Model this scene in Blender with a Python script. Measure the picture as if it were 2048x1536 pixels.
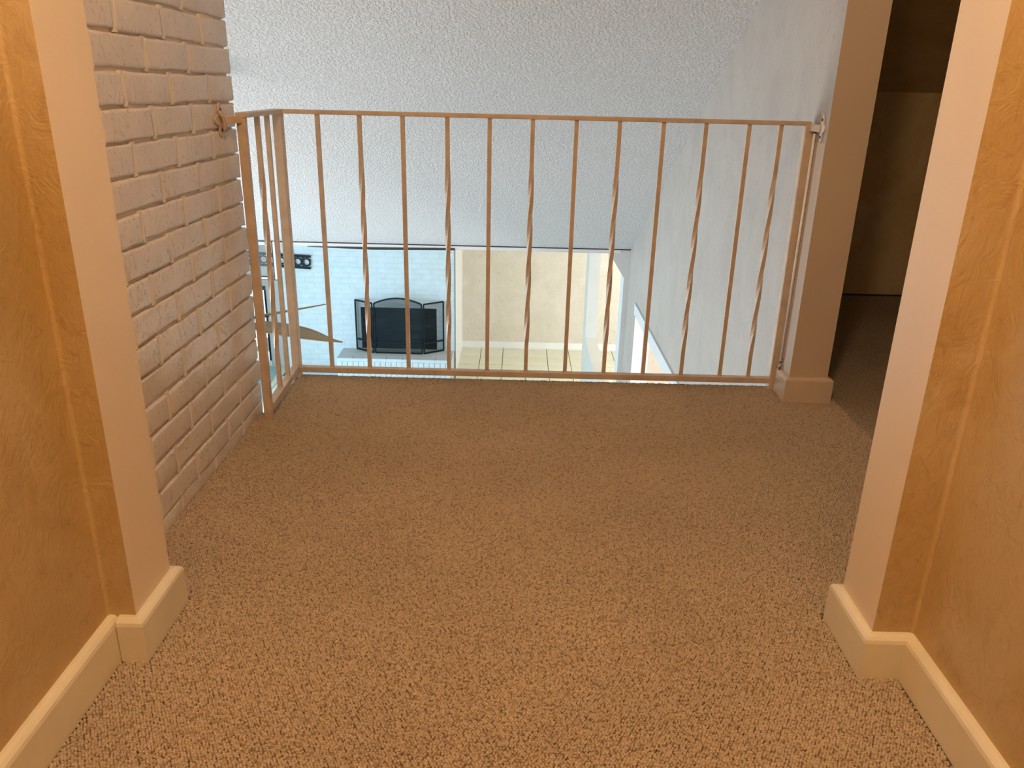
import bpy, bmesh, math, random
from mathutils import Vector, Matrix
random.seed(7)
sc = bpy.context.scene
for o in list(bpy.data.objects): bpy.data.objects.remove(o)

# ------------------------------------------------------------------ camera
cam = bpy.data.cameras.new('camera'); co = bpy.data.objects.new('camera', cam); sc.collection.objects.link(co)
cam.sensor_width = 36; cam.lens = 36 * 1576.6 / 2048; cam.clip_start = .02; cam.clip_end = 200
rt = Vector((0.99970186, 0.0106322, 0.02198079)); up = Vector((-0.02431532, 0.35135003, 0.93592838)); fw = Vector((-0.00222802, 0.9361838, -0.3515038))
m = Matrix.Identity(4)
for i in range(3):
    m[i][0] = rt[i]; m[i][1] = up[i]; m[i][2] = -fw[i]
m[0][3], m[1][3], m[2][3] = 0, 0, 1.0
co.matrix_world = m
sc.camera = co

# ------------------------------------------------------------------ light and exposure
sc.view_settings.view_transform = 'Standard'; sc.view_settings.look = 'None'
sc.view_settings.gamma = 1; sc.view_settings.use_curve_mapping = False
sc.view_settings.exposure = 0.0
w = bpy.data.worlds.new('world'); sc.world = w; w.use_nodes = True
bg = w.node_tree.nodes['Background']; bg.inputs[0].default_value = (.80, .92, 1, 1); bg.inputs[1].default_value = 2.2

def area(name, loc, rot, sx, sy, power, col):
    l = bpy.data.lights.new(name, 'AREA'); l.shape = 'RECTANGLE'; l.size = sx; l.size_y = sy; l.energy = power; l.color = col
    o = bpy.data.objects.new(name, l); sc.collection.objects.link(o); o.location = loc; o.rotation_euler = rot
    return o
H = math.pi / 2
DAY = (.72, .90, 1.0)
area('added_left_daylight', (-3.95, 6.9, -1.5), (0, -H, 0), 2.0, 3.6, 150, (.36, .72, 1.0))       # area light added for blue daylight from presumed, unseen left glazing
area('added_left_near_daylight', (-3.95, 3.9, -1.1), (0, -H, 0), 2.6, 1.8, 108, (1.0, .91, .87))   # added for warmer light on the vault; its left glazing is unseen
area('added_side_room_light', (3.4, 4.5, -1.4), (0, H, 0), 1.6, 2.4, 150, (.93, .97, 1.0))     # added to brighten the side room through unseen right glazing
area('added_foyer_light', (3.4, 9.0, -1.4), (0, H, 0), 1.7, 3.0, 108, (1, .98, .94))          # added to brighten the foyer through unseen right glazing

# ------------------------------------------------------------------ materials
def new_mat(name):
    m = bpy.data.materials.new(name); m.use_nodes = True
    nt = m.node_tree; b = nt.nodes['Principled BSDF']
    return m, nt, b
def N(nt, t, **k):
    n = nt.nodes.new(t)
    for a, v in k.items():
        if a in n.inputs: n.inputs[a].default_value = v
        else: setattr(n, a, v)
    return n
def rgb(c): return (c[0], c[1], c[2], 1)
def paint(name, c, rough=.5, var=.06, vs=6, bump=.15, bs=180, dist=.001, metal=0, c2=None, spec=.5):
    m, nt, b = new_mat(name)
    tc = N(nt, 'ShaderNodeTexCoord')
    n = N(nt, 'ShaderNodeTexNoise', Scale=vs, Detail=4.0)
    nt.links.new(tc.outputs['Object'], n.inputs['Vector'])
    r = N(nt, 'ShaderNodeValToRGB')
    c2 = c2 or tuple(x * (1 - var * 2) for x in c)
    r.color_ramp.elements[0].position = .3; r.color_ramp.elements[0].color = rgb(c2)
    r.color_ramp.elements[1].position = .65; r.color_ramp.elements[1].color = rgb(c)
    nt.links.new(n.outputs[0], r.inputs[0]); nt.links.new(r.outputs[0], b.inputs['Base Color'])
    b.inputs['Roughness'].default_value = rough; b.inputs['Metallic'].default_value = metal
    b.inputs['Specular IOR Level'].default_value = spec
    if bump:
        n2 = N(nt, 'ShaderNodeTexNoise', Scale=bs, Detail=3.0)
        nt.links.new(tc.outputs['Object'], n2.inputs['Vector'])
        bp = N(nt, 'ShaderNodeBump', Strength=bump, Distance=dist)
        nt.links.new(n2.outputs[0], bp.inputs['Height']); nt.links.new(bp.outputs[0], b.inputs['Normal'])
    return m

def wallpaper(name, light, mid, dark, scale=1.0, bump=.7):
    """plaster-look paper: soft clouds, darker smears and short trowel creases"""
    m, nt, b = new_mat(name)
    tc = N(nt, 'ShaderNodeTexCoord')
    mp = N(nt, 'ShaderNodeMapping'); mp.inputs['Scale'].default_value = (scale, scale, scale * .75)
    nt.links.new(tc.outputs['Object'], mp.inputs[0])
    cl = N(nt, 'ShaderNodeTexNoise', Scale=3.2, Detail=7.0, Roughness=.62, Distortion=.9)
    nt.links.new(mp.outputs[0], cl.inputs['Vector'])
    r = N(nt, 'ShaderNodeValToRGB')
    e = r.color_ramp.elements; e[0].position = .30; e[0].color = rgb(dark); e[1].position = .68; e[1].color = rgb(light)
    e2 = e.new(.50); e2.color = rgb(mid)
    nt.links.new(cl.outputs[0], r.inputs[0])
    sm = N(nt, 'ShaderNodeTexNoise', Scale=11.0, Detail=8.0, Roughness=.7, Distortion=2.6)
    nt.links.new(mp.outputs[0], sm.inputs['Vector'])
    r2 = N(nt, 'ShaderNodeValToRGB')
    r2.color_ramp.elements[0].position = .54; r2.color_ramp.elements[0].color = (1, 1, 1, 1)
    r2.color_ramp.elements[1].position = .74; r2.color_ramp.elements[1].color = (.66, .58, .50, 1)
    nt.links.new(sm.outputs[0], r2.inputs[0])
    mx = N(nt, 'ShaderNodeMix', data_type='RGBA', blend_type='MULTIPLY'); mx.inputs[0].default_value = .5
    nt.links.new(r.outputs[0], mx.inputs[6]); nt.links.new(r2.outputs[0], mx.inputs[7])
    s3 = N(nt, 'ShaderNodeTexNoise', Scale=34.0, Detail=6.0, Roughness=.65, Distortion=1.6); nt.links.new(mp.outputs[0], s3.inputs['Vector'])
    r3 = N(nt, 'ShaderNodeValToRGB'); r3.color_ramp.elements[0].position = .60; r3.color_ramp.elements[0].color = (1, 1, 1, 1)
    r3.color_ramp.elements[1].position = .72; r3.color_ramp.elements[1].color = (.72, .62, .52, 1); nt.links.new(s3.outputs[0], r3.inputs[0])
    m3 = N(nt, 'ShaderNodeMix', data_type='RGBA', blend_type='MULTIPLY'); m3.inputs[0].default_value = .75
    nt.links.new(mx.outputs[2], m3.inputs[6]); nt.links.new(r3.outputs[0], m3.inputs[7])
    nt.links.new(m3.outputs[2], b.inputs['Base Color'])
    b.inputs['Roughness'].default_value = .5
    rd = N(nt, 'ShaderNodeTexNoise', Scale=26.0, Detail=5.0, Roughness=.6, Distortion=3.5)
    nt.links.new(mp.outputs[0], rd.inputs['Vector'])
    bp = N(nt, 'ShaderNodeBump', Strength=bump, Distance=.003)
    nt.links.new(rd.outputs[0], bp.inputs['Height']); nt.links.new(bp.outputs[0], b.inputs['Normal'])
    return m

M = {}
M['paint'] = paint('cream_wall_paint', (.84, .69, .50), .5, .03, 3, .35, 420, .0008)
M['pier'] = paint('dimmed_pier_paint', (.60, .465, .335), .5, .03, 3, .35, 420, .0008)  # darker copy of the cream wall paint; dimmer light put into the colour
M['pier_base'] = paint('dimmed_baseboard_paint', (.68, .53, .38), .35, .05, 9, .12, 90, .001)  # baseboard paint darkened to go with the dimmed pier colour
M['base'] = paint('baseboard_gloss_paint', (.82, .74, .54), .32, .05, 9, .12, 90, .001)
M['gold_paper'] = wallpaper('gold_mottled_wallpaper', (.60, .45, .25), (.54, .375, .165), (.47, .305, .105))
M['grey_paper'] = wallpaper('grey_mottled_wallpaper', (.505, .450, .395), (.475, .42, .365), (.425, .375, .33), 1.3)
M['beige_paper'] = wallpaper('beige_mottled_wallpaper', (.73, .69, .605), (.69, .64, .55), (.65, .60, .50), 1.2, .15)
M['stone_paint'] = paint('pale_wall_paint', (.72, .74, .74), .5, .03, 3, .1, 120)
M['white_trim'] = paint('white_gloss_trim', (.86, .88, .89), .35, .02, 4, .05, 60)
M['rail'] = paint('cream_painted_iron', (.64, .50, .36), .44, .10, 22, .25, 160, .0006)
M['dark_trim'] = paint('dark_shadow_trim', (.03, .033, .035), .5, .1, 8, 0)  # near black, for painted shadow gaps and dark edging
M['iron'] = paint('black_iron', (.006, .011, .016), .55, .1, 30, 0, 200, spec=.25)
M['fan_wood'] = paint('brown_fan_blade', (.34, .235, .105), .5, .12, 4, .2, 60)
M['fan_metal'] = paint('bronze_fan_metal', (.10, .07, .045), .35, .1, 8, 0, metal=.8)
M['brown_wood'] = paint('dark_brown_wood', (.13, .075, .06), .5, .15, 7, .1, 50)
M['tile'] = paint('cream_floor_tile', (.76, .75, .60), .22, .04, 1.7, .1, 20, .001)
M['grout'] = paint('grey_grout', (.17, .165, .15), .9, .1, 12, .1, 200)
M['rug'] = paint('pale_teal_rug', (.34, .50, .52), .95, .08, 20, .6, 300, .004)
M['soot'] = None
M['rod'] = paint('grey_painted_rod', (.86, .85, .80), .35, .03, 20, 0)
M['steel'] = paint('worn_steel', (.45, .42, .42), .3, .1, 30, 0, metal=.9)
M['plastic'] = paint('white_bracket_paint', (.78, .70, .62), .35, .03, 30, 0)

def brick_paint(name, c, rough, bs, dist, chips=False):
    m, nt, b = new_mat(name)
    tc = N(nt, 'ShaderNodeTexCoord'); ge = N(nt, 'ShaderNodeNewGeometry')
    n = N(nt, 'ShaderNodeTexNoise', Scale=9.0, Detail=5.0); nt.links.new(ge.outputs['Position'], n.inputs['Vector'])
    r = N(nt, 'ShaderNodeValToRGB'); r.color_ramp.elements[0].position = .3; r.color_ramp.elements[1].position = .7
    r.color_ramp.elements[0].color = rgb([x * .90 for x in c]); r.color_ramp.elements[1].color = rgb(c)
    nt.links.new(n.outputs[0], r.inputs[0])
    col = r.outputs[0]
    b.inputs['Roughness'].default_value = rough
    n2 = N(nt, 'ShaderNodeTexNoise', Scale=bs, Detail=3.0, Distortion=1.2); nt.links.new(ge.outputs['Position'], n2.inputs['Vector'])
    h = n2.outputs[0]
    if chips:      # runs and pock marks of thick brushed paint
        mp = N(nt, 'ShaderNodeMapping'); mp.inputs['Scale'].default_value = (30, 42, 26); nt.links.new(ge.outputs['Position'], mp.inputs[0])
        v = N(nt, 'ShaderNodeTexNoise', Scale=1.0, Detail=2.0, Distortion=2.5); nt.links.new(mp.outputs[0], v.inputs['Vector'])
        rr = N(nt, 'ShaderNodeMapRange'); rr.inputs[1].default_value = .60; rr.inputs[2].default_value = .72
        nt.links.new(v.outputs[0], rr.inputs[0])
        ad = N(nt, 'ShaderNodeMath', operation='ADD'); nt.links.new(rr.outputs[0], ad.inputs[0]); nt.links.new(h, ad.inputs[1]); h = ad.outputs[0]
    bp = N(nt, 'ShaderNodeBump', Strength=.65 if chips else .3, Distance=dist)
    nt.links.new(h, bp.inputs['Height']); nt.links.new(bp.outputs[0], b.inputs['Normal'])
    nt.links.new(col, b.inputs['Base Color'])
    return m
M['brick_near'] = brick_paint('thick_cream_brick_paint', (.76, .67, .585), .27, 24, .003, True)
M['mortar_near'] = brick_paint('painted_mortar', (.82, .72, .56), .5, 60, .002)
M['brick_far'] = brick_paint('white_brick_paint', (.68, .78, .84), .5, 30, .003)
M['mortar_far'] = brick_paint('white_painted_mortar', (.70, .76, .77), .6, 60, .002)
M['hearth_top'] = brick_paint('dusty_grey_hearth_top', (.50, .52, .53), .7, 25, .003)

def ceiling_mat():
    m, nt, b = new_mat('popcorn_ceiling')
    ge = N(nt, 'ShaderNodeNewGeometry')
    b.inputs['Base Color'].default_value = (.84, .82, .80, 1); b.inputs['Roughness'].default_value = .9
    a = N(nt, 'ShaderNodeTexNoise', Scale=75.0, Detail=3.0, Roughness=.6); nt.links.new(ge.outputs['Position'], a.inputs['Vector'])
    r = N(nt, 'ShaderNodeMapRange'); r.inputs[1].default_value = .42; r.inputs[2].default_value = .62; nt.links.new(a.outputs[0], r.inputs[0])
    bp = N(nt, 'ShaderNodeBump', Strength=.75, Distance=.006)
    nt.links.new(r.outputs[0], bp.inputs['Height']); nt.links.new(bp.outputs[0], b.inputs['Normal'])
    return m
M['ceiling'] = ceiling_mat()

def carpet_mat(name, base):
    m, nt, b = new_mat(name)
    ge = N(nt, 'ShaderNodeNewGeometry'); oi = N(nt, 'ShaderNodeObjectInfo')
    big = N(nt, 'ShaderNodeTexNoise', Scale=2.2, Detail=3.0); nt.links.new(ge.outputs['Position'], big.inputs['Vector'])
    fl = N(nt, 'ShaderNodeTexNoise', Scale=150.0, Detail=2.0, Roughness=.8); nt.links.new(ge.outputs['Position'], fl.inputs['Vector'])
    r = N(nt, 'ShaderNodeValToRGB'); e = r.color_ramp.elements
    e[0].position = .36; e[0].color = rgb([base[0] * .60, base[1] * .52, base[2] * .44]); e[1].position = .62; e[1].color = rgb([x * 1.10 for x in base])
    k = e.new(.46); k.color = rgb(base)
    nt.links.new(fl.outputs[0], r.inputs[0])
    r2 = N(nt, 'ShaderNodeMapRange'); r2.inputs[1].default_value = .3; r2.inputs[2].default_value = .7; r2.inputs[3].default_value = .90; r2.inputs[4].default_value = 1.06
    nt.links.new(big.outputs[0], r2.inputs[0])
    mu = N(nt, 'ShaderNodeVectorMath', operation='SCALE'); nt.links.new(r.outputs[0], mu.inputs[0]); nt.links.new(r2.outputs[0], mu.inputs[3])
    nt.links.new(mu.outputs[0], b.inputs['Base Color'])
    b.inputs['Roughness'].default_value = .95; b.inputs['Specular IOR Level'].default_value = .15
    return m, nt, b, ge
CARPET = (.475, .37, .255)
M['loop'] = carpet_mat('berber_loop_yarn', CARPET)[0]
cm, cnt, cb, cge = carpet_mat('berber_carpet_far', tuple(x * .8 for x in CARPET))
vo = N(cnt, 'ShaderNodeTexVoronoi', Scale=170.0); cnt.links.new(cge.outputs['Position'], vo.inputs['Vector'])
cbp = N(cnt, 'ShaderNodeBump', Strength=.8, Distance=.004, invert=True)
cnt.links.new(vo.outputs['Distance'], cbp.inputs['Height']); cnt.links.new(cbp.outputs[0], cb.inputs['Normal'])
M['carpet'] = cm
M['backing'] = paint('carpet_backing', (.20, .155, .11), .95, .1, 40, 0)

def soot_mat():
    m, nt, b = new_mat('sooty_firebox')
    ge = N(nt, 'ShaderNodeNewGeometry'); mp = N(nt, 'ShaderNodeMapping')
    mp.inputs['Rotation'].default_value = (0, math.radians(50), 0); mp.inputs['Scale'].default_value = (3, 1, 17)  # paler diagonal streaks over the blackened lining
    nt.links.new(ge.outputs['Position'], mp.inputs[0])
    n = N(nt, 'ShaderNodeTexNoise', Scale=1.2, Detail=4.0, Distortion=.6); nt.links.new(mp.outputs[0], n.inputs['Vector'])
    r = N(nt, 'ShaderNodeValToRGB'); r.color_ramp.elements[0].position = .52; r.color_ramp.elements[1].position = .74
    r.color_ramp.elements[0].color = (.006, .009, .010, 1); r.color_ramp.elements[1].color = (.055, .065, .065, 1)
    nt.links.new(n.outputs[0], r.inputs[0]); nt.links.new(r.outputs[0], b.inputs['Base Color']); b.inputs['Roughness'].default_value = .8
    return m
M['soot'] = soot_mat()

def see_through(name, col, fac, rough=.05):
    m, nt, b = new_mat(name)
    out = nt.nodes['Material Output']; tr = N(nt, 'ShaderNodeBsdfTransparent'); mx = N(nt, 'ShaderNodeMixShader')
    b.inputs['Base Color'].default_value = rgb(col); b.inputs['Roughness'].default_value = rough; b.inputs['Specular IOR Level'].default_value = .5 if rough < .2 else .1
    mx.inputs[0].default_value = fac
    nt.links.new(tr.outputs[0], mx.inputs[1]); nt.links.new(b.outputs[0], mx.inputs[2]); nt.links.new(mx.outputs[0], out.inputs[0])
    return m
M['mesh'] = see_through('fine_wire_mesh', (.03, .045, .055), .33, .6)
M['glass'] = see_through('clear_glass', (.8, .9, .95), .06)

def emit(name, col, s):
    m, nt, b = new_mat(name); b.inputs['Emission Color'].default_value = rgb(col); b.inputs['Emission Strength'].default_value = s
    return m
M['lamp'] = emit('lit_lamp_glass', (1, .62, .30), 9)

# ------------------------------------------------------------------ mesh helpers
class MB:
    def __init__(s): s.v = []; s.f = []; s.m = []
    def add(s, vs, fs, mi=0):
        o = len(s.v); s.v += [tuple(v) for v in vs]
        for i, f in enumerate(fs): s.f.append(tuple(o + k for k in f)); s.m.append(mi[i] if isinstance(mi, (list, tuple)) else mi)
        return s
    def box(s, x0, x1, y0, y1, z0, z1, mi=0):     # mi may be a list for faces: -z,+z,-y,+x,+y,-x
        vs = [(x0, y0, z0), (x1, y0, z0), (x1, y1, z0), (x0, y1, z0), (x0, y0, z1), (x1, y0, z1), (x1, y1, z1), (x0, y1, z1)]
        return s.add(vs, [(0, 3, 2, 1), (4, 5, 6, 7), (0, 1, 5, 4), (1, 2, 6, 5), (2, 3, 7, 6), (3, 0, 4, 7)], mi)
    def prism(s, poly, a, b, axis, mi=0, mside=None):   # polygon extruded along an axis between a and b
        def P(p, t): return (t, p[0], p[1]) if axis == 'x' else ((p[0], t, p[1]) if axis == 'y' else (p[0], p[1], t))
        n = len(poly); vs = [P(p, a) for p in poly] + [P(p, b) for p in poly]
        fs = [tuple(reversed(range(n))), tuple(range(n, 2 * n))] + [(i, (i + 1) % n, n + (i + 1) % n, n + i) for i in range(n)]
        return s.add(vs, fs, [mi, mi] + [mi if mside is None else mside] * n)
    def tube(s, pts, r, k=8, mi=0, cap=True):
        pts = [Vector(p) for p in pts]; rings = []
        for i, p in enumerate(pts):
            d = (pts[min(i + 1, len(pts) - 1)] - pts[max(i - 1, 0)]).normalized()
            u = d.cross(Vector((0, 0, 1)));
            if u.length < .05: u = d.cross(Vector((0, 1, 0)))
            u.normalize(); w_ = d.cross(u).normalized(); rr = r[i] if isinstance(r, (list, tuple)) else r
            rings.append([p + u * math.cos(2 * math.pi * j / k) * rr + w_ * math.sin(2 * math.pi * j / k) * rr for j in range(k)])
        vs = [v for R_ in rings for v in R_]; fs = []
        for i in range(len(rings) - 1):
            for j in range(k): fs.append((i * k + j, i * k + (j + 1) % k, (i + 1) * k + (j + 1) % k, (i + 1) * k + j))
        if cap: fs += [tuple(reversed(range(k))), tuple(range((len(rings) - 1) * k, len(rings) * k))]
        return s.add(vs, fs, mi)
    def bar(s, a, b, w_, h, mi=0, upv=(0, 0, 1)):   # square bar from a to b
        a = Vector(a); b = Vector(b); d = (b - a).normalized(); sd = d.cross(Vector(upv))
        if sd.length < .05: sd = d.cross(Vector((0, 1, 0)))
        sd.normalize(); u = sd.cross(d).normalized(); c = [(-1, -1), (1, -1), (1, 1), (-1, 1)]
        vs = [p + sd * x * w_ / 2 + u * y * h / 2 for p in (a, b) for x, y in c]
        return s.add(vs, [(3, 2, 1, 0), (4, 5, 6, 7), (0, 1, 5, 4), (1, 2, 6, 5), (2, 3, 7, 6), (3, 0, 4, 7)], mi)
    def lathe(s, prof, c, k=20, mi=0):
        vs = []; fs = []
        for r, z in prof: vs += [(c[0] + r * math.cos(2 * math.pi * j / k), c[1] + r * math.sin(2 * math.pi * j / k), c[2] + z) for j in range(k)]
        for i in range(len(prof) - 1):
            for j in range(k): fs.append((i * k + j, i * k + (j + 1) % k, (i + 1) * k + (j + 1) % k, (i + 1) * k + j))
        return s.add(vs, fs, mi)
    def mesh(s, name, mats, smooth=False, bevel=0, fix=True):
        me = bpy.data.meshes.new(name); me.from_pydata(s.v, [], s.f)
        for x in (mats if isinstance(mats, (list, tuple)) else [mats]): me.materials.append(M[x])
        me.polygons.foreach_set('material_index', s.m)
        if bevel or fix:
            bm = bmesh.new(); bm.from_mesh(me)
            if bevel: bmesh.ops.bevel(bm, geom=bm.edges[:], offset=bevel, segments=2, profile=.5, affect='EDGES', clamp_overlap=True)
            bmesh.ops.recalc_face_normals(bm, faces=bm.faces[:]); bm.to_mesh(me); bm.free()
        if smooth: me.polygons.foreach_set('use_smooth', [True] * len(me.polygons))
        me.update(); return me
    def build(s, name, mats, parent=None, smooth=False, bevel=0, **tags):
        return link(name, s.mesh(name, mats, smooth, bevel), parent, **tags)
def link(name, me, parent=None, loc=None, **tags):
    o = bpy.data.objects.new(name, me); sc.collection.objects.link(o)
    if parent is not None: o.parent = parent
    if loc: o.location = loc
    for k, v in tags.items(): o[k] = v
    return o
def thing(name, label, cat, loc=(0, 0, 0), group=None):
    o = bpy.data.objects.new(name, None); sc.collection.objects.link(o); o.location = loc; o.empty_display_size = .1
    o['label'] = label; o['category'] = cat
    if group: o['group'] = group
    return o
def struct(mb, name, mats, parent=None, **k):
    return mb.build(name, mats, parent, kind='structure', **k) if parent is None else mb.build(name, mats, parent, **k)
def brick_mesh(L, D, Hh, e, jit, seed, mat):
    """brick lying on its mortar: front towards -Y local, chamfered arrises, slightly uneven"""
    rnd = random.Random(seed); vs = []
    for (ins, y) in ((0, D), (0, e), (e, 0)):
        for sx, sz in ((-1, -1), (1, -1), (1, 1), (-1, 1)):
            vs.append((sx * (L / 2 - ins) + rnd.uniform(-jit, jit), y + rnd.uniform(-jit, jit) * .6, sz * (Hh / 2 - ins) + rnd.uniform(-jit, jit)))
    fs = []
    for i in (0, 4): fs += [(i + a, i + (a + 1) % 4, i + 4 + (a + 1) % 4, i + 4 + a) for a in range(4)]
    # front as a fan round a slightly proud centre
    c = len(vs); vs.append((rnd.uniform(-.02, .02), -jit * 1.2, 0)); fs += [(8 + a, 8 + (a + 1) % 4, c) for a in range(4)]
    mb = MB().add(vs, fs); me = mb.mesh('brick', mat); return me

# vault plane
def vault(y): return -.24 + .522 * (6.558 - y)

# ------------------------------------------------------------------ big structure: upper floor and hall
fl = MB().prism([(-1.12, -1.7), (3.1, -1.7), (3.1, 4.25), (1.0, 4.25), (1.0, 2.705), (-.79, 2.705), (-.79, 2.352), (-1.12, 2.352)], -.25, -.0035, 'z')
floor = fl.build('floor', 'backing', kind='structure')
# wall_left and wall_right of the hall, with the short returns
MB().box(-.92, -.725, -1.7, 1.185, 0, 2.36, 0).build('wall_left', ['gold_paper', 'paint'], kind='structure')
MB().box(-.92, -.675, 1.185, 1.332, 0, 2.36, [1, 1, 0, 1, 1, 1]).build('wall_left_return', ['gold_paper', 'paint'], kind='structure')
MB().box(.736, .92, -1.7, 1.19, 0, 2.36, 0).build('wall_right', ['gold_paper', 'paint'], kind='structure')
MB().box(.662, 3.1, 1.19, 1.327, 0, 2.36, [1, 1, 0, 1, 1, 1]).build('wall_right_return', ['gold_paper', 'paint'], kind='structure')
MB().box(-.92, .92, -1.8, -1.7, 0, 2.36).build('wall_back', 'paint', kind='structure')
MB().box(-.675, .662, 1.185, 1.327, 2.06, 2.36).build('wall_header', 'paint', kind='structure')
MB().box(-3.8, 3.1, 1.2, 1.327, 2.36, 2.75).build('wall_above_hall', 'paint', kind='structure')
MB().box(-.92, .92, -1.8, 1.33, 2.36, 2.44).build('ceiling_hall', 'ceiling', kind='structure')
# paper bridging the inner corners of the hall in a soft fold
for nm, xc, yc, sx in (('left', -.725, 1.185, 1), ('right', .736, 1.19, -1)):
    q = []; R0 = .007
    for a in range(0, 91, 15): q.append((xc + sx * (R0 - R0 * math.cos(math.radians(a))), yc - (R0 - R0 * math.sin(math.radians(a)))))
    q.append((xc - sx * .001, yc + .001)); MB().prism(q, .085, 2.36, 'z').build('wall_%s_corner_fold' % nm, 'gold_paper', kind='structure')
MB().box(1.08, 3.1, 4.132, 4.141, -.003, .010).build('passage_gap_shade', 'dark_trim', kind='structure')  # dark strip painting the shaded gap at the passage wall's foot
# sloping vault
yl, yh = 6.6, 1.2
MB().prism([(yl, vault(yl)), (yl, vault(yl) + .12), (yh, vault(yh) + .12), (yh, vault(yh))], -3.8, 1.08, 'x').build('ceiling', 'ceiling', kind='structure')
MB().prism([(yl, vault(yl)), (yl, vault(yl) + .12), (yh, vault(yh) + .12), (yh, vault(yh))], 1.08, 3.2, 'x').build('ceiling_passage', 'gold_paper', kind='structure')

# partition between the great room and the side passage (the pier is its near end)
def top(y): return vault(y) + .02
pw = MB()
for y0, y1, zb in ((2.562, 4.1, -2.65), (4.1, 6.055, -.60), (6.055, 6.62, -2.65)):
    x0, x1 = .95, 1.08
    vs = [(x0, y0, zb), (x1, y0, zb), (x1, y1, zb), (x0, y1, zb), (x0, y0, top(y0)), (x1, y0, top(y0)), (x1, y1, top(y1)), (x0, y1, top(y1))]
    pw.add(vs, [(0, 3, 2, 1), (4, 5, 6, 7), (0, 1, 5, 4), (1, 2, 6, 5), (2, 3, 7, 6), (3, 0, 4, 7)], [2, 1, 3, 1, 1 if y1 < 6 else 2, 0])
# reveals of the lower doorway in white
pw.box(.951, 1.079, 6.052, 6.056, -2.65, -.60, 2)
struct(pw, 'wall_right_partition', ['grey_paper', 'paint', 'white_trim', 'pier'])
MB().box(.9482, .951, 2.5615, 2.648, .05, .86).build('pier_dim_strip', 'pier', kind='structure')  # added strip; weaker daylight on the pier's side is put into its colour
MB().box(.938, .95, 4.1, 6.055, -.655, -.572).box(.936, .951, 4.1, 6.06, -.572, -.566).build('trim_1', 'stone_paint', kind='structure')
MB().box(1.08, 3.1, 4.14, 4.24, -.02, vault(4.14) + .02).build('wall_passage', 'gold_paper', kind='structure')

# grey wall with the clipped corner, in line with the foot of the vault
ya, yb = 6.558, 6.76
g = MB().prism([(.95, -.24), (.95, -2.65), (.908, -2.65), (.908, -.484), (.765, -.262), (.765, -.24)], ya, yb, 'y')
g.build('wall_clipped_corner', 'stone_paint', kind='structure')
# trim along the foot of the vault; top dark strip paints a shadow gap
t2 = MB().box(-3.7, .95, 6.548, 6.62, -.245, -.236, 0).box(-3.7, .865, 6.552, 6.60, -.270, -.245, 1).box(-3.7, .765, 6.555, 6.59, -.2755, -.270, 2)
t2.build('trim_2', ['dark_trim', 'white_trim', 'stone_paint'], kind='structure')
MB().prism([(-1.75, -.276), (-1.2, -.270), (-.52, -.262), (-.52, -.279), (-1.2, -.291), (-1.75, -.2785)], 6.545, 6.553, 'y').build('trim_3', 'dark_trim', kind='structure')
MB().box(-3.8, 3.2, 6.56, 11.5, -.236, -.1).build('ceiling_lower', 'paint', kind='structure')

# lower floor
lf = MB().box(-3.8, 3.2, 2.4, 11.5, -2.9, -2.656).build('floor_lower', 'grout', kind='structure')
tm = []
for k in range(4):
    rnd = random.Random(k); hx, hy, e = .1568, .1635, .002
    vs = [(sx * hx, sy * hy, -.01) for sx, sy in ((-1, -1), (1, -1), (1, 1), (-1, 1))] + [(sx * hx, sy * hy, -.002) for sx, sy in ((-1, -1), (1, -1), (1, 1), (-1, 1))] + [(sx * (hx - e), sy * (hy - e), rnd.uniform(-.0006, .0004)) for sx, sy in ((-1, -1), (1, -1), (1, 1), (-1, 1))]
    fs = [(8, 9, 10, 11)] + [(i + a, i + (a + 1) % 4, i + 4 + (a + 1) % 4, i + 4 + a) for i in (0, 4) for a in range(4)]
    tm.append(MB().add(vs, fs).mesh('tile', 'tile'))
for i in range(-10, 12):
    for j in range(0, 11):
        cx = -.494 + .1615 + .323 * i; cy = 11.17 + .17 - .34 * j
        if cx > 3.1 or (cy > 10.9 and cx < -.8) or (-3.05 < cx < -.8 and cy > 9.9 - .17): continue
        if cy > 11.2: continue
        link('tile', random.choice(tm), lf, (cx, cy, -2.65))
# cut tiles along the far wall
for i in range(-1, 12):
    cx = -.494 + .1615 + .323 * i
    if cx < 3.1: MB().box(cx - .158, cx + .158, 11.175, 11.262, -2.66, -2.6503).build('tile', 'tile', lf)

# fireplace wall: core with the opening, brick skin on it
bw = MB(); X0, X1, YW = -3.047, -.785, 9.895
fx0, fx1, fz0, fz1 = -2.012, -1.024, -2.262, -1.70
bw.box(X0, fx0, YW, 11.3, -2.65, -.24, [0, 0, 0, 1, 0, 0]).box(fx1, X1, YW, 11.3, -2.65, -.24, [0, 0, 0, 1, 0, 0]).box(fx0, fx1, YW, 11.3, fz1, -.24).box(fx0, fx1, YW, 11.3, -2.65, fz0)
brickwall = bw.build('wall_far_brick', ['mortar_far', 'white_trim'], kind='structure')
MB().box(fx0 + .001, fx1 - .001, YW + .45, YW + .5, fz0, fz1).box(fx0, fx0 + .01, YW + .02, YW + .5, fz0, fz1).box(fx1 - .01, fx1, YW + .02, YW + .5, fz0, fz1).box(fx0, fx1, YW + .02, YW + .5, fz0, fz0 + .004).box(fx0, fx1, YW + .02, YW + .5, fz1 - .006, fz1).build('firebox', 'soot', brickwall)
MB().box(-1.66, -1.56, YW + .40, YW + .43, -1.80, -1.765).build('damper_plate', 'steel', brickwall)
MB().box(X1, X1 + .006, YW - .012, YW + .004, -2.65, -.27).build('dark_corner_strip', 'dark_trim', brickwall)  # thin dark strip down the end corner of the brick wall
cb_h = .0700; BL = .230; cache = {}
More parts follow.
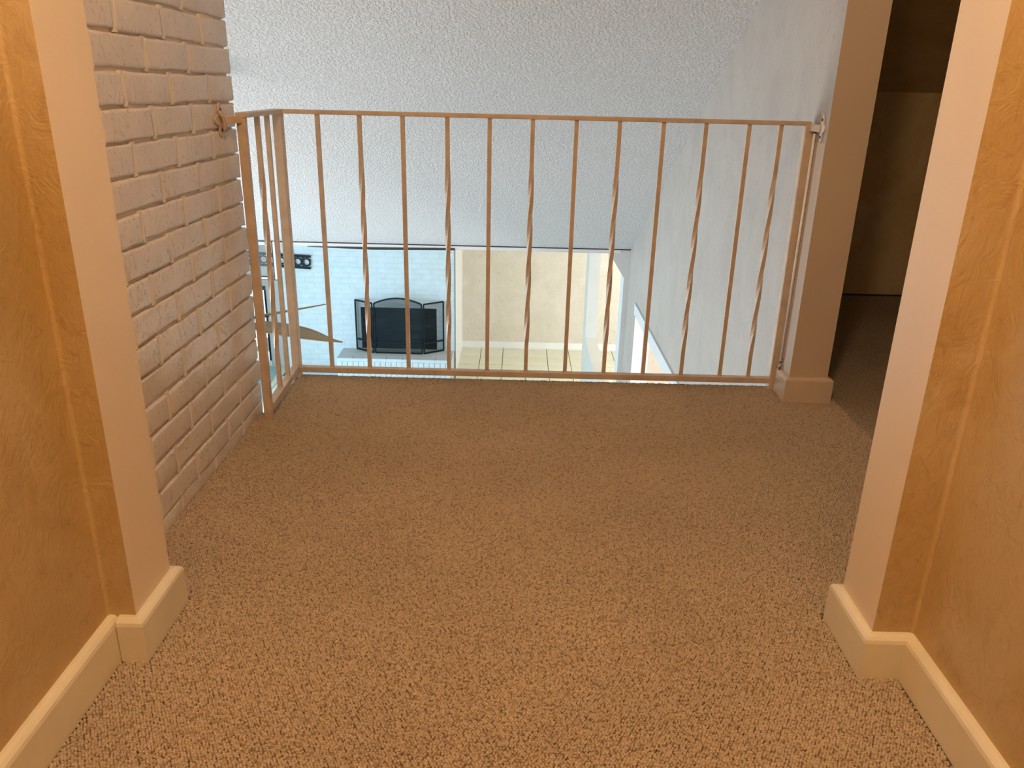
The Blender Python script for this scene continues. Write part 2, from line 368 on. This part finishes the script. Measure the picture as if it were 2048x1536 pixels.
def bmesh_for(L, v, Hh=.0615, D=.02, e=.004, jit=.0012, mat='brick_far'):
    key = (round(L, 3), v, Hh, mat)
    if key not in cache: cache[key] = brick_mesh(L, D, Hh, e, jit, hash(key[:2]) & 255, mat)
    return cache[key]
nb = 0
z = -2.65 + .035; row = 0
while z < -.98 + .14:
    off = 0 if row % 2 else -.115
    x = X0 + off
    while x < X1 - .01:
        a, b = max(x, X0), min(x + BL, X1 - .002)
        x += BL
        segs = [(a, b)]
        if fz0 - .02 < z < fz1 + .01:
            segs = []
            if a < fx0: segs.append((a, min(b, fx0)))
            if b > fx1: segs.append((max(a, fx1), b))
        if z < -2.30 and a > -2.2: segs = []
        for a_, b_ in segs:
            if b_ - a_ < .03: continue
            link('brick', bmesh_for(round(b_ - a_ - .008, 3), random.randrange(3)), brickwall, ((a_ + b_) / 2, YW - .0035, z)); nb += 1
    z += cb_h; row += 1

# recess left of the fireplace with the glazed door
MB().box(-3.8, -3.34, 10.25, 10.4, -1.545, -.24).box(-3.34, X0, 10.25, 10.4, -2.65, -.24).box(-3.8, -3.34, 10.25, 10.4, -2.65, -2.585).build('wall_recess', 'stone_paint', kind='structure')
dr = MB().box(-3.8, -3.34, 10.24, 10.27, -1.595, -1.54, 0).box(-3.36, -3.34, 10.235, 10.27, -2.585, -1.595, 1).build('door_1', ['brown_wood', 'iron'], kind='structure')
MB().box(-3.8, -3.36, 10.30, 10.305, -2.585, -1.595).build('pane', 'glass', dr)
MB().box(-3.8, -3.33, 10.225, 10.25, -2.65, -2.585).build('baseboard_recess', 'white_trim', kind='structure')

# foyer beyond
MB().box(X1, 3.2, 11.268, 11.4, -2.65, -.24).build('wall_far', 'beige_paper', kind='structure')
MB().box(X1 - .02, 3.1, 11.253, 11.268, -2.65, -2.556).build('baseboard_far', 'white_trim', kind='structure')
MB().box(.865, .995, 6.9, 9.302, -2.65, -1.86).box(.865, .995, 9.302, 9.66, -2.65, -.24).build('wall_low_partition', 'stone_paint', kind='structure')
MB().box(1.08, 3.1, 6.70, 6.80, -2.65, -.24).build('wall_side_room', 'beige_paper', kind='structure')
MB().box(1.08, 1.16, 6.67, 6.70, -2.65, -.3).build('trim_4', 'white_trim', kind='structure')
MB().box(1.08, 3.1, 2.9, 3.0, -2.65, -.25).build('wall_side_room_near', 'beige_paper', kind='structure')

# unseen outer walls; left windows presumed, right ones added to light the rooms
def pierced(name, x0, x1, y0, y1, z0, z1, holes, mat):
    mb = MB(); y = y0
    for a, b, c, d in sorted(holes):
        mb.box(x0, x1, y, a, z0, z1).box(x0, x1, a, b, z0, c).box(x0, x1, a, b, d, z1); y = b
    mb.box(x0, x1, y, y1, z0, z1); return mb.build(name, mat, kind='structure')
LH = [(2.95, 4.85, -2.45, .25), (5.1, 8.7, -2.5, -.5)]
RH = [(3.3, 5.7, -2.2, -.6), (7.5, 10.5, -2.3, -.5)]
pierced('wall_left_outer', -3.8, -3.7, 1.2, 10.3, -2.65, 2.6, LH, 'stone_paint')
pierced('wall_right_outer', 3.1, 3.2, -1.7, 11.4, -2.65, 2.6, RH, 'paint')
n = 2
for hs, x in ((LH, -3.75), (RH, 3.15)):
    for a, b, c, d in hs:
        fr = MB().box(x - .03, x + .03, a, a + .05, c, d).box(x - .03, x + .03, b - .05, b, c, d).box(x - .03, x + .03, a + .05, b - .05, c, c + .05).box(x - .03, x + .03, a + .05, b - .05, d - .05, d).box(x - .02, x + .02, (a + b) / 2 - .02, (a + b) / 2 + .02, c + .05, d - .05)
        wo = fr.build('unseen_window_%d' % n, 'white_trim', kind='structure'); n += 1
        MB().box(x - .003, x + .003, a + .05, (a + b) / 2 - .02, c + .05, d - .05).build('pane', 'glass', wo)
        MB().box(x - .003, x + .003, (a + b) / 2 + .02, b - .05, c + .05, d - .05).build('pane', 'glass', wo)
MB().box(-3.8, -1.05, 2.15, 2.30, -2.65, vault(2.2) + .02).build('wall_gallery_side', 'stone_paint', kind='structure')
MB().box(-1.12, .95, 2.36, 2.46, -2.65, -.25).build('wall_under_gallery', 'stone_paint', kind='structure')

# ------------------------------------------------------------------ near brick wall
y0, y1 = 1.332, 2.345
core = MB()
vs = [(-1.05, y0, 0), (-.8195, y0, 0), (-.8195, y1, 0), (-1.05, y1, 0), (-1.05, y0, vault(y0) + .02), (-.8195, y0, vault(y0) + .02), (-.8195, y1, vault(y1) + .02), (-1.05, y1, vault(y1) + .02)]
core.add(vs, [(0, 3, 2, 1), (4, 5, 6, 7), (0, 1, 5, 4), (1, 2, 6, 5), (2, 3, 7, 6), (3, 0, 4, 7)])
nw = core.build('wall_left_brick', 'mortar_near', kind='structure')
rz = Matrix.Rotation(H, 4, 'Z')
def bm_near(L, v, Hh):
    key = ('n', round(L, 3), v, Hh)
    if key not in cache:
        rnd = random.Random(v * 17 + int(L * 1000)); D, e = .10, .0024; vs = []; fs = []
        nx, nz = 7, 4
        # front grid, gently lumpy, with rounded arrises; then the sides
        for j in range(nz):
            for i in range(nx):
                u = (0, .03, .27, .5, .73, .97, 1)[i]; t = (0, .09, .91, 1)[j]; edge = (i in (0, nx - 1)) or (j in (0, nz - 1))
                vs.append((-L / 2 + e * (1 if 0 < i < nx - 1 else .9) + u * (L - 2 * e) + (rnd.uniform(-.002, .002) if edge else 0), rnd.uniform(-.0010, .0010) + (.0007 if edge else 0), -Hh / 2 + e + t * (Hh - 2 * e) + (rnd.uniform(-.0022, .0022) if edge else 0)))
        for j in range(nz - 1):
            for i in range(nx - 1): a = j * nx + i; fs.append((a, a + 1, a + nx + 1, a + nx))
        loop = [i for i in range(nx)] + [j * nx + nx - 1 for j in range(1, nz)] + [(nz - 1) * nx + i for i in range(nx - 2, -1, -1)] + [j * nx for j in range(nz - 2, 0, -1)]
        n0 = len(vs); k = len(loop)
        for yy, g_ in ((.006, e), (D, e)):
            for q in loop:
                x_, _, z_ = vs[q]; vs.append((x_ + (g_ if x_ > L / 2 - 2 * e else -g_ if x_ < -L / 2 + 2 * e else 0), yy, z_ + (g_ if z_ > Hh / 2 - 2.2 * e else -g_ if z_ < -Hh / 2 + 2.2 * e else 0)))
        for q in range(k):
            fs.append((loop[q], n0 + q, n0 + (q + 1) % k, loop[(q + 1) % k])); fs.append((n0 + q, n0 + k + q, n0 + k + (q + 1) % k, n0 + (q + 1) % k))
        cache[key] = MB().add(vs, fs).mesh('brick', 'brick_near', smooth=True)
    return cache[key]
P0 = .0702; core2 = MB()
for r_ in range(0, 33):
    zc = .034 + P0 * r_ - .5 * P0
    joints = ([1.255, 1.485, 1.715, 1.945, 2.175, 2.36] if r_ % 2 == 0 else [1.37, 1.60, 1.83, 2.058, 2.36])
    # courses: the one centred at z = 1.11 (r 16) has joints at 1.715
    js = [1.335] + [j + random.uniform(-.006, .006) if j < 2.3 else j for j in joints if j > 1.40]
    Hh = .0645 if r_ else .052
    if r_ == 0: zc = .012
    if zc > vault(2.36) + .35: break
    for a, b in zip(js[:-1], js[1:]):
        if a > 1.34: core2.box(-.83, -.8122 if a < 2.1 else -.8119, a - .008, a + .008, zc - .5 * P0, zc + .5 * P0)
        if b - a < .06: continue
        if zc > vault((a + b) / 2) - .02: continue
        o = link('brick', bm_near(round(b - a - .005, 3), random.randrange(4), Hh), nw)
        o.matrix_local = Matrix.Translation((-.8115 + random.uniform(-.0012, .0012), (a + b) / 2 + (.006 + random.uniform(-.003, .003) if b > 2.3 else 0), zc + random.uniform(-.0012, .0012))) @ rz @ Matrix.Rotation(random.uniform(-.006, .006), 4, 'Y')

core2.build('joint_mortar', 'mortar_near', nw, kind='stuff')
# ------------------------------------------------------------------ baseboards (mitred sweeps)
def sweep(mb, path, prof, side, mi=0):
    n = len(path); P = [Vector((p[0], p[1], 0)) for p in path]; rings = []
    for i in range(n):
        d0 = (P[i] - P[i - 1]).normalized() if i else None; d1 = (P[i + 1] - P[i]).normalized() if i < n - 1 else None
        n0 = Vector((d0.y, -d0.x, 0)) * side if d0 else None; n1 = Vector((d1.y, -d1.x, 0)) * side if d1 else None
        nn = n0 if n1 is None else n1 if n0 is None else (n0 + n1) / (1 + n0.dot(n1))
        rings.append([P[i] + nn * t + Vector((0, 0, z_)) for t, z_ in prof])
    k = len(prof); vs = [v for r in rings for v in r]; fs = []
    for i in range(n - 1):
        for j in range(k): fs.append((i * k + j, i * k + (j + 1) % k, (i + 1) * k + (j + 1) % k, (i + 1) * k + j))
    fs += [tuple(range(k)), tuple(range((n - 1) * k, n * k))]
    return mb.add(vs, fs, mi)
def prof(T, Hb, r=.013):
    p = [(0, 0), (T, 0), (T, Hb - r)]
    for a in (30, 60, 90): p.append((T - r + r * math.cos(math.radians(a)), Hb - r + r * math.sin(math.radians(a))))
    p.append((0, Hb)); return p
pf = prof(.019, .090)
b = MB(); sweep(b, [(-.725, -1.7), (-.725, 1.1845)], pf, 1)
sweep(b, [(-.7045, 1.185), (-.675, 1.185), (-.675, 1.332), (-.80, 1.332)], pf, 1)
b.build('baseboard_left', 'base', kind='structure')
b = MB(); sweep(b, [(.736, -1.7), (.736, 1.19), (.662, 1.19), (.662, 1.327), (3.1, 1.327)], pf, -1)
b.build('baseboard_right', 'base', kind='structure')
b = MB(); sweep(b, [(.95, 2.66), (.95, 2.562), (1.08, 2.562), (1.08, 4.13)], prof(.017, .090, .012), 1)
b.build('baseboard_pier', 'pier_base', kind='structure')

# ------------------------------------------------------------------ carpet loops (real pile) on the visible floor
pts = []
rnd = random.Random(3); px, py = .0056, .0050
j = 0; y = .62
while y < 2.702:
    x = -.81 + (.5 * px if j % 2 else 0)
    while x < 1.12:
        ok = True
        if y < 1.17: ok = -.704 < x < .715
        elif y < 1.36: ok = -.654 < x < .642
        elif x > .93 and y > 2.545: ok = x > 1.093
        elif y > 2.34 and x < -.785: ok = False
        if ok: pts.append((x + rnd.uniform(-.0012, .0012), y + rnd.uniform(-.0011, .0011), rnd.uniform(-.0012, .0006)))
        x += px
    y += py; j += 1
pme = bpy.data.meshes.new('carpet_pile'); pme.from_pydata(pts, [], [])
loopm = MB()
vs = [(0, 0, .0030)]; fs = []
for rr, zz in ((.0020, .0024), (.0030, .0006), (.0028, -.0025)):
    for a in range(6): vs.append((rr * 1.12 * math.cos(a * math.pi / 3), rr * .95 * math.sin(a * math.pi / 3), zz))
fs += [(0, 1 + a, 1 + (a + 1) % 6) for a in range(6)]
for k in range(2): fs += [(1 + k * 6 + a, 1 + k * 6 + 6 + a, 1 + k * 6 + 6 + (a + 1) % 6, 1 + k * 6 + (a + 1) % 6) for a in range(6)]
lme = loopm.add(vs, fs).mesh('yarn_loop', 'loop', smooth=True)
pile = link('carpet_pile', pme, floor, kind='stuff')
lo = bpy.data.objects.new('yarn_loop', lme)   # source shape for the pile only, not linked
ng = bpy.data.node_groups.new('pile', 'GeometryNodeTree')
ng.interface.new_socket('Geometry', in_out='INPUT', socket_type='NodeSocketGeometry'); ng.interface.new_socket('Geometry', in_out='OUTPUT', socket_type='NodeSocketGeometry')
gi = ng.nodes.new('NodeGroupInput'); go = ng.nodes.new('NodeGroupOutput'); ip = ng.nodes.new('GeometryNodeInstanceOnPoints'); oi = ng.nodes.new('GeometryNodeObjectInfo')
oi.inputs[0].default_value = lo
rv = ng.nodes.new('FunctionNodeRandomValue'); rv.data_type = 'FLOAT_VECTOR'
rv.inputs[0].default_value = (-.25, -.25, 0); rv.inputs[1].default_value = (.25, .25, 6.28)
rs = ng.nodes.new('FunctionNodeRandomValue'); rs.data_type = 'FLOAT'; rs.inputs[2].default_value = .85; rs.inputs[3].default_value = 1.22; rs.inputs['Seed'].default_value = 5
ng.links.new(gi.outputs[0], ip.inputs['Points']); ng.links.new(oi.outputs['Geometry'], ip.inputs['Instance'])
ng.links.new(rv.outputs[0], ip.inputs['Rotation']); ng.links.new(rs.outputs[1], ip.inputs['Scale']); ng.links.new(ip.outputs[0], go.inputs[0])
md = pile.modifiers.new('pile', 'NODES'); md.node_group = ng
# plain carpet where the pile is out of sight or lost in the dark
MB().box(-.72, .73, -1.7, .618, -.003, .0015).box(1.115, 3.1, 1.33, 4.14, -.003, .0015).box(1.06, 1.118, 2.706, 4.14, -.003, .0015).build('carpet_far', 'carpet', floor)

# ------------------------------------------------------------------ the railing
rl = thing('balcony_railing', 'cream painted iron balcony railing with straight and twisted bars on carpet edge', 'railing', (0, 2.68, 0))
def part(mb, name, mat='rail', parent=None, smooth=False, bevel=0, **k):
    parent = parent or rl
    o = mb.build(name, mat, parent, smooth=smooth, bevel=bevel, **k)
    o.matrix_parent_inverse = Matrix.Translation(parent.location).inverted() if parent.type == 'EMPTY' else Matrix()
    return o
bpy.context.view_layer.update()
C1 = (-.786, 2.68); LP = (-.769, 2.286); RP = (.934, 2.68)
part(MB().box(LP[0] - .016, LP[0] + .0085, LP[1], LP[1] + .022, -.002, .915), 'post', bevel=.0025)
part(MB().box(C1[0] - .013, C1[0] + .0165, C1[1] - .013, C1[1] + .019, -.03, .908), 'post', bevel=.0025)
part(MB().box(RP[0] - .017, RP[0] + .014, RP[1] - .016, RP[1] + .016, .0, .908), 'post', bevel=.0025)
def flat(a, b, w_, h, z, name):
    a = Vector((a[0], a[1], z)); b = Vector((b[0], b[1], z)); part(MB().bar(a, b, w_, h), name, bevel=.0022)
flat((C1[0] - .018, 2.683), (.935, 2.683), .034, .0135, .9135, 'top_rail')
flat((LP[0], LP[1] - .004), (C1[0] + .002, 2.665), .034, .0135, .9135, 'top_rail')
flat((C1[0], 2.68), (.934, 2.68), .026, .021, .034, 'bottom_rail')
flat((LP[0], LP[1] + .02), (C1[0] + .001, 2.68), .026, .024, .040, 'bottom_rail')
def baluster(x, y, z0, z1, twist, s=.0135):
    mb = MB(); nseg = 36 if twist else 1; vs = []; fs = []
    for i in range(nseg + 1):
        z_ = z0 + (z1 - z0) * i / nseg; t = (i / nseg - .12) / .70; t = min(1, max(0, t)); a = 2 * math.pi * t * (1 if twist else 0)
        for cx, cy in ((-1, -1), (1, -1), (1, 1), (-1, 1)):
            vs.append((x + s / 2 * (cx * math.cos(a) - cy * math.sin(a)), y + s / 2 * (cx * math.sin(a) + cy * math.cos(a)), z_))
    for i in range(nseg):
        for k in range(4): fs.append((i * 4 + k, i * 4 + (k + 1) % 4, i * 4 + 4 + (k + 1) % 4, i * 4 + 4 + k))
    fs += [(3, 2, 1, 0), tuple(nseg * 4 + k for k in range(4))]
    mb.add(vs, fs)
    o = part(mb, 'baluster')
    if twist: o['label'] = 'twisted square bar'
    # weld lump at the foot
    part(MB().lathe([(.0, .006), (.006, .0055), (.0095, .001), (.010, -.001)], (x, y, z0 + .0015), 8), 'weld', parent=o, smooth=True)
for i, x in enumerate([-.656, -.520, -.380, -.235, -.098, .0415, .1825, .322, .4635, .600, .739, .8415]):
    baluster(x, 2.68, .0435, .908, i % 2 == 1)
for i, y in enumerate([2.441, 2.553]):
    baluster(LP[0] + (C1[0] - LP[0]) * (y - LP[1]) / .39, y, .051, .908, i % 2 == 0)
# scalloped flanges that fix the rail ends to the walls
def flange(x, y, z, name_label, sgn, mat, wide=.62):
    pts = []
    for k in range(48):
        a = 2 * math.pi * k / 48
        r = .028 + .010 * math.cos(4 * a) + .002 * math.cos(8 * a)
        pts.append((y + r * math.cos(a) * wide, z + r * math.sin(a) * 1.12))
    o = part(MB().prism(pts, x, x + .005 * sgn, 'x'), 'wall_flange', mat, label=name_label)
    for dz in (.026, -.026):
        part(MB().lathe([(0, .0), (.0045, .0)], (0, 0, 0), 8).add([], []), 'screw', 'iron', parent=o) if False else part(MB().tube([(x + .004 * sgn, y, z + dz), (x + .0065 * sgn, y, z + dz)], .0042, 8), 'screw', 'iron', parent=o)
    return o
flange(-.811, 2.232, .902, 'tan painted scalloped wall flange', 1, 'rail', 1.1)
part(MB().bar((-.808, 2.236, .902), (-.765, 2.296, .902), .010, .020), 'arm', bevel=.002)
part(MB().tube([(-.804, 2.215, .925), (-.800, 2.225, .912), (-.798, 2.232, .90), (-.800, 2.237, .885), (-.803, 2.236, .872)], .005, 8), 'arm', smooth=True)
flange(.9495, 2.605, .902, 'white scalloped wall flange', -1, 'plastic')
part(MB().bar((.945, 2.607, .902), (.932, 2.675, .902), .012, .022), 'arm', bevel=.002)

# thin rod hanging beside the pier
rd = thing('wall_rod', 'thin grey rod running down the pier beside the right railing post', 'rod', (.9385, 2.640, .05))
part(MB().tube([(.9385, 2.640, .12), (.9385, 2.640, .885)], .0042, 8), 'rod', 'rod', rd, smooth=True)
part(MB().tube([(.9385, 2.640, .088), (.9385, 2.640, .112)], .0048, 8), 'ferrule', 'steel', rd, smooth=True)
part(MB().tube([(.9495, 2.640, .118), (.938, 2.638, .122), (.937, 2.644, .128), (.9495, 2.645, .126)], .002, 6), 'clip', 'steel', rd, smooth=True)

# ------------------------------------------------------------------ fireplace furniture
he = thing('hearth', 'raised white brick hearth with a dusty grey top below the fireplace', 'hearth', (-1.5, 9.7, -2.65))
hx0, hx1, hy0, hz = -2.262, -.80, 9.485, -2.262
part(MB().box(hx0 + .006, hx1, hy0 + .006, YW - .006, -2.65, hz - .004), 'core', 'mortar_far', he)
for i in range(7):          # top paving bricks
    w_ = (hx1 - hx0) / 7
    for k in range(4):
        y_ = hy0 + .05 + k * .1
        mb = MB().box(hx0 + i * w_ + .004, hx0 + (i + 1) * w_ - .004, y_ - .046, y_ + .046, hz - .03, hz - random.uniform(0, .002)); part(mb, 'brick', 'hearth_top', he)
sold = brick_mesh(.062, .05, .195, .004, .001, 5, 'brick_far')
xx = hx0 + .034
while xx < hx1 - .02:
    o = link('brick', sold, he); o.matrix_parent_inverse = Matrix.Translation(he.location).inverted(); o.location = (xx, hy0 - .004, hz - .14); xx += .0695
for rowz in (hz - .283, hz - .351):
    xx = hx0 + (0 if rowz > hz - .3 else -.115)
    while xx < hx1 - .02:
        a, b_ = max(xx, hx0), min(xx + BL, hx1); xx += BL
        if b_ - a > .04:
            o = link('brick', bmesh_for(round(b_ - a - .008, 3), 1, .0605), he); o.matrix_parent_inverse = Matrix.Translation(he.location).inverted(); o.location = ((a + b_) / 2, hy0 - .002, rowz)
part(MB().box(hx0, hx1, hy0 - .004, hy0 + .05, hz - .040, hz - .004), 'front_course', 'brick_far', he)

fsn = thing('fire_screen', 'black iron three panel fire screen with arched middle panel on the hearth', 'screen', (-1.5, 9.705, hz))
def bars(segs, name, parent, t=.018):
    mb = MB()
    for a, b_ in segs: mb.bar(a, b_, t, t)
    return part(mb, name, 'iron', parent)
zb, zs = hz + .010, -1.597
cx0, cx1, cy = -1.802, -1.196, 9.705
mp_ = part(MB().prism([(cx0, zb), (cx1, zb)] + [(cx1 + (cx0 - cx1) * k / 14, zs + .072 * math.sin(math.pi * k / 14) ** .9) for k in range(15)], cy - .001, cy + .001, 'y'), 'mesh_panel', 'mesh', fsn)
arc = [(cx1 + (cx0 - cx1) * k / 14, cy, zs + .072 * math.sin(math.pi * k / 14) ** .9) for k in range(15)]
bars([((cx0, cy, zb), (cx0, cy, zs)), ((cx1, cy, zb), (cx1, cy, zs)), ((cx0, cy, zb), (cx1, cy, zb)), ((cx0, cy, -2.115), (cx1, cy, -2.115))] + list(zip(arc[:-1], arc[1:])), 'middle_frame', fsn)
for (ix, ox, oy) in ((-1.828, -2.070, 9.86), (-1.170, -.934, 9.872)):
    iy = 9.707
    me_ = MB().add([(ix, iy, zb), (ox, oy, zb), (ox, oy, zs), (ix, iy, zs)], [(0, 1, 2, 3)]); part(me_, 'mesh_panel', 'mesh', fsn)
    bars([((ix, iy, zb), (ix, iy, zs)), ((ox, oy, zb), (ox, oy, zs)), ((ix, iy, zb), (ox, oy, zb)), ((ix, iy, zs), (ox, oy, zs)), ((ix, iy, -2.115), (ox, oy, -2.115))], 'side_frame', fsn)
for x_ in (-1.815, -1.183):
    for z_ in (-1.72, -2.14): part(MB().tube([(x_, 9.703, z_ - .02), (x_, 9.703, z_ + .02)], .008, 8), 'hinge', 'iron', fsn)

# pierced black wall panel above the fireplace
wp = thing('wall_panel', 'black pierced metal wall panel with a row of round holes on white brick', 'wall decor', (-3.0, 9.865, -1.1))
mb = MB(); cell = .108; xs = -3.46; zc = 0; Rr = .037; th = .012
def ring_cell(cx, hh):
    k = 16; vs = []; fs = []
    for a in range(k):
        t = 2 * math.pi * (a + .5) / k; c, s_ = math.cos(t), math.sin(t); mx_ = max(abs(c) / (cell / 2), abs(s_) / hh)
        vs += [(cx + Rr * c, 0, Rr * s_), (cx + c / mx_, 0, s_ / mx_)]
    n_ = len(vs); vs += [(x, th, z_) for x, _, z_ in vs]
    for a in range(k):
        i0, o0 = 2 * a, 2 * a + 1; i1, o1 = 2 * ((a + 1) % k), 2 * ((a + 1) % k) + 1
        fs += [(i0, i1, o1, o0), (n_ + i0, n_ + o0, n_ + o1, n_ + i1), (i0, n_ + i0, n_ + i1, i1)]
    mb.add(vs, fs)
ncell = 8; xe = xs + ncell * cell
for i in range(ncell):
    cx = xs + (i + .5) * cell; ring_cell(cx, .046)
    for s_ in (-1, 1):     # bridges between the slots
        mb.box(cx - cell / 2, cx - cell / 2 + .022, 0, th, *sorted((s_ * .046, s_ * .058)))
        mb.box(cx - .008, cx + .012, 0, th, *sorted((s_ * .046, s_ * .058)))
mb.box(xs, xe, 0, th, .058, .088); mb.box(xs, xe, 0, th, -.088, -.058)
o = mb.build('pierced_plate', 'iron', wp); o.matrix_parent_inverse = Matrix.Translation(wp.location).inverted()
o.matrix_basis = Matrix.Translation((-2.612 , 9.862, -1.1265)) @ Matrix.Rotation(.045, 4, 'Y') @ Matrix.Translation((-xe, 0, 0))

# white framed glass panel hanging below the vault foot
gp = thing('glass_panel', 'white framed clear glass panel below the ceiling edge, left of the fireplace', 'panel', (-2.5, 6.5, -.25))
part(MB().box(-2.026, -1.997, 6.49, 6.52, -.552, -.235), 'stile', 'white_trim', gp)
part(MB().box(-2.033, -2.026, 6.487, 6.52, -.552, -.235), 'edge_strip', 'dark_trim', gp)
part(MB().box(-3.4, -2.033, 6.49, 6.52, -.551, -.533), 'bottom_rail', 'white_trim', gp)
part(MB().box(-3.4, -1.997, 6.487, 6.52, -.557, -.551), 'edge_strip', 'dark_trim', gp)
part(MB().box(-3.4, -2.033, 6.487, 6.52, -.533, -.528), 'edge_strip', 'dark_trim', gp)
part(MB().box(-3.4, -2.033, 6.502, 6.506, -.528, -.24), 'pane', 'glass', gp)

rg = MB().prism([(-3.68, 8.6), (-3.05, 8.6), (-3.03, 8.62), (-3.22, 10.13), (-3.24, 10.15), (-3.68, 10.15)], -2.652, -2.640, 'z').build('rug', 'rug', label='pale teal rug on the tile floor below the glazed door', category='rug')

# ------------------------------------------------------------------ ceiling fan
FX, FY, FZ = -1.552, 4.048, -.2
fan = thing('ceiling_fan', 'brown leaf bladed ceiling fan hanging in the great room behind railing', 'fan', (FX, FY, FZ))
part(MB().lathe([(0, .10), (.05, .10), (.10, .07), (.115, .03), (.11, -.01), (.07, -.04), (.03, -.055), (0, -.055)], (FX, FY, FZ + .03), 24), 'motor', 'fan_metal', fan, smooth=True)
part(MB().tube([(FX, FY, FZ + .12), (FX, FY, vault(FY) - .03)], .012, 12), 'down_rod', 'fan_metal', fan, smooth=True)
part(MB().lathe([(.03, -.09), (.065, -.06), (.075, .0), (.075, .03)], (FX, FY, vault(FY) - .03), 20), 'canopy', 'fan_metal', fan, smooth=True)
def blade(ang, R1, pitch, wmax):
    mb = MB(); n_ = 22; vs = []; fs = []
    for i in range(n_ + 1):
        t = i / n_; r = .17 + (R1 - .17) * t
        w0 = wmax * (.42 + .58 * math.sin(math.pi * min(1, .18 + t * .62)) ** 1.2) * (1 - max(0, (t - .55) / .45) ** 2.0) ** .75 + .002
        lo_ = -.034 * (1 - t ** 4) * min(1, .6 + 2 * t); hi_ = w0 * .68 * (1 - t ** 3); w0 = hi_ - lo_ + .002; cen = (hi_ + lo_) / 2
        for k in range(5):
            s_ = (k / 4 - .5); vs.append((r, cen + s_ * w0, -.010 * (1 - (2 * s_) ** 2) * (1 - t)))
        for k in range(4, -1, -1):
            s_ = (k / 4 - .5); vs.append((r, cen + s_ * w0, -.010 * (1 - (2 * s_) ** 2) * (1 - t) - .006))
    for i in range(n_):
        for k in range(10): fs.append((i * 10 + k, i * 10 + (k + 1) % 10, i * 10 + 10 + (k + 1) % 10, i * 10 + 10 + k))
    fs += [tuple(range(10)), tuple(range(n_ * 10, n_ * 10 + 10))]
    T = Matrix.Translation((FX, FY, FZ)) @ Matrix.Rotation(math.radians(ang), 4, 'Z') @ Matrix.Rotation(math.radians(pitch), 4, 'X')
    mb.add([T @ Vector(v) for v in vs], fs); o = part(mb, 'blade', 'fan_wood', fan, smooth=True)
    a = MB().bar(T @ Vector((.07, 0, .0)), T @ Vector((.24, 0, -.012)), .035, .008); part(a, 'blade_arm', 'fan_metal', parent=o)
blade(-24, .76, 14, .115); blade(42, .60, -14, .11)
for a in (114, 186, 258): blade(a, .72, 12, .115)

# ------------------------------------------------------------------ hall ceiling lamp
LX, LY, LZ = -.04, .42, 2.36
cl = thing('ceiling_lamp', 'round hall ceiling lamp with warm glass bowl on the hall ceiling', 'lamp', (LX, LY, LZ))
part(MB().lathe([(.0, 0), (.15, 0), (.15, -.02), (.14, -.025)], (LX, LY, LZ), 28), 'mounting_ring', 'white_trim', cl, smooth=True)
part(MB().lathe([(.14, -.02), (.135, -.05), (.10, -.085), (.05, -.10), (0, -.104)], (LX, LY, LZ), 28), 'bowl', 'lamp', cl, smooth=True)
pl = bpy.data.lights.new('hall_lamp_light', 'POINT'); pl.energy = 57; pl.color = (1, .69, .42); pl.shadow_soft_size = .09
po = bpy.data.objects.new('hall_lamp_light', pl); sc.collection.objects.link(po); po.location = (LX, LY, LZ - .21)
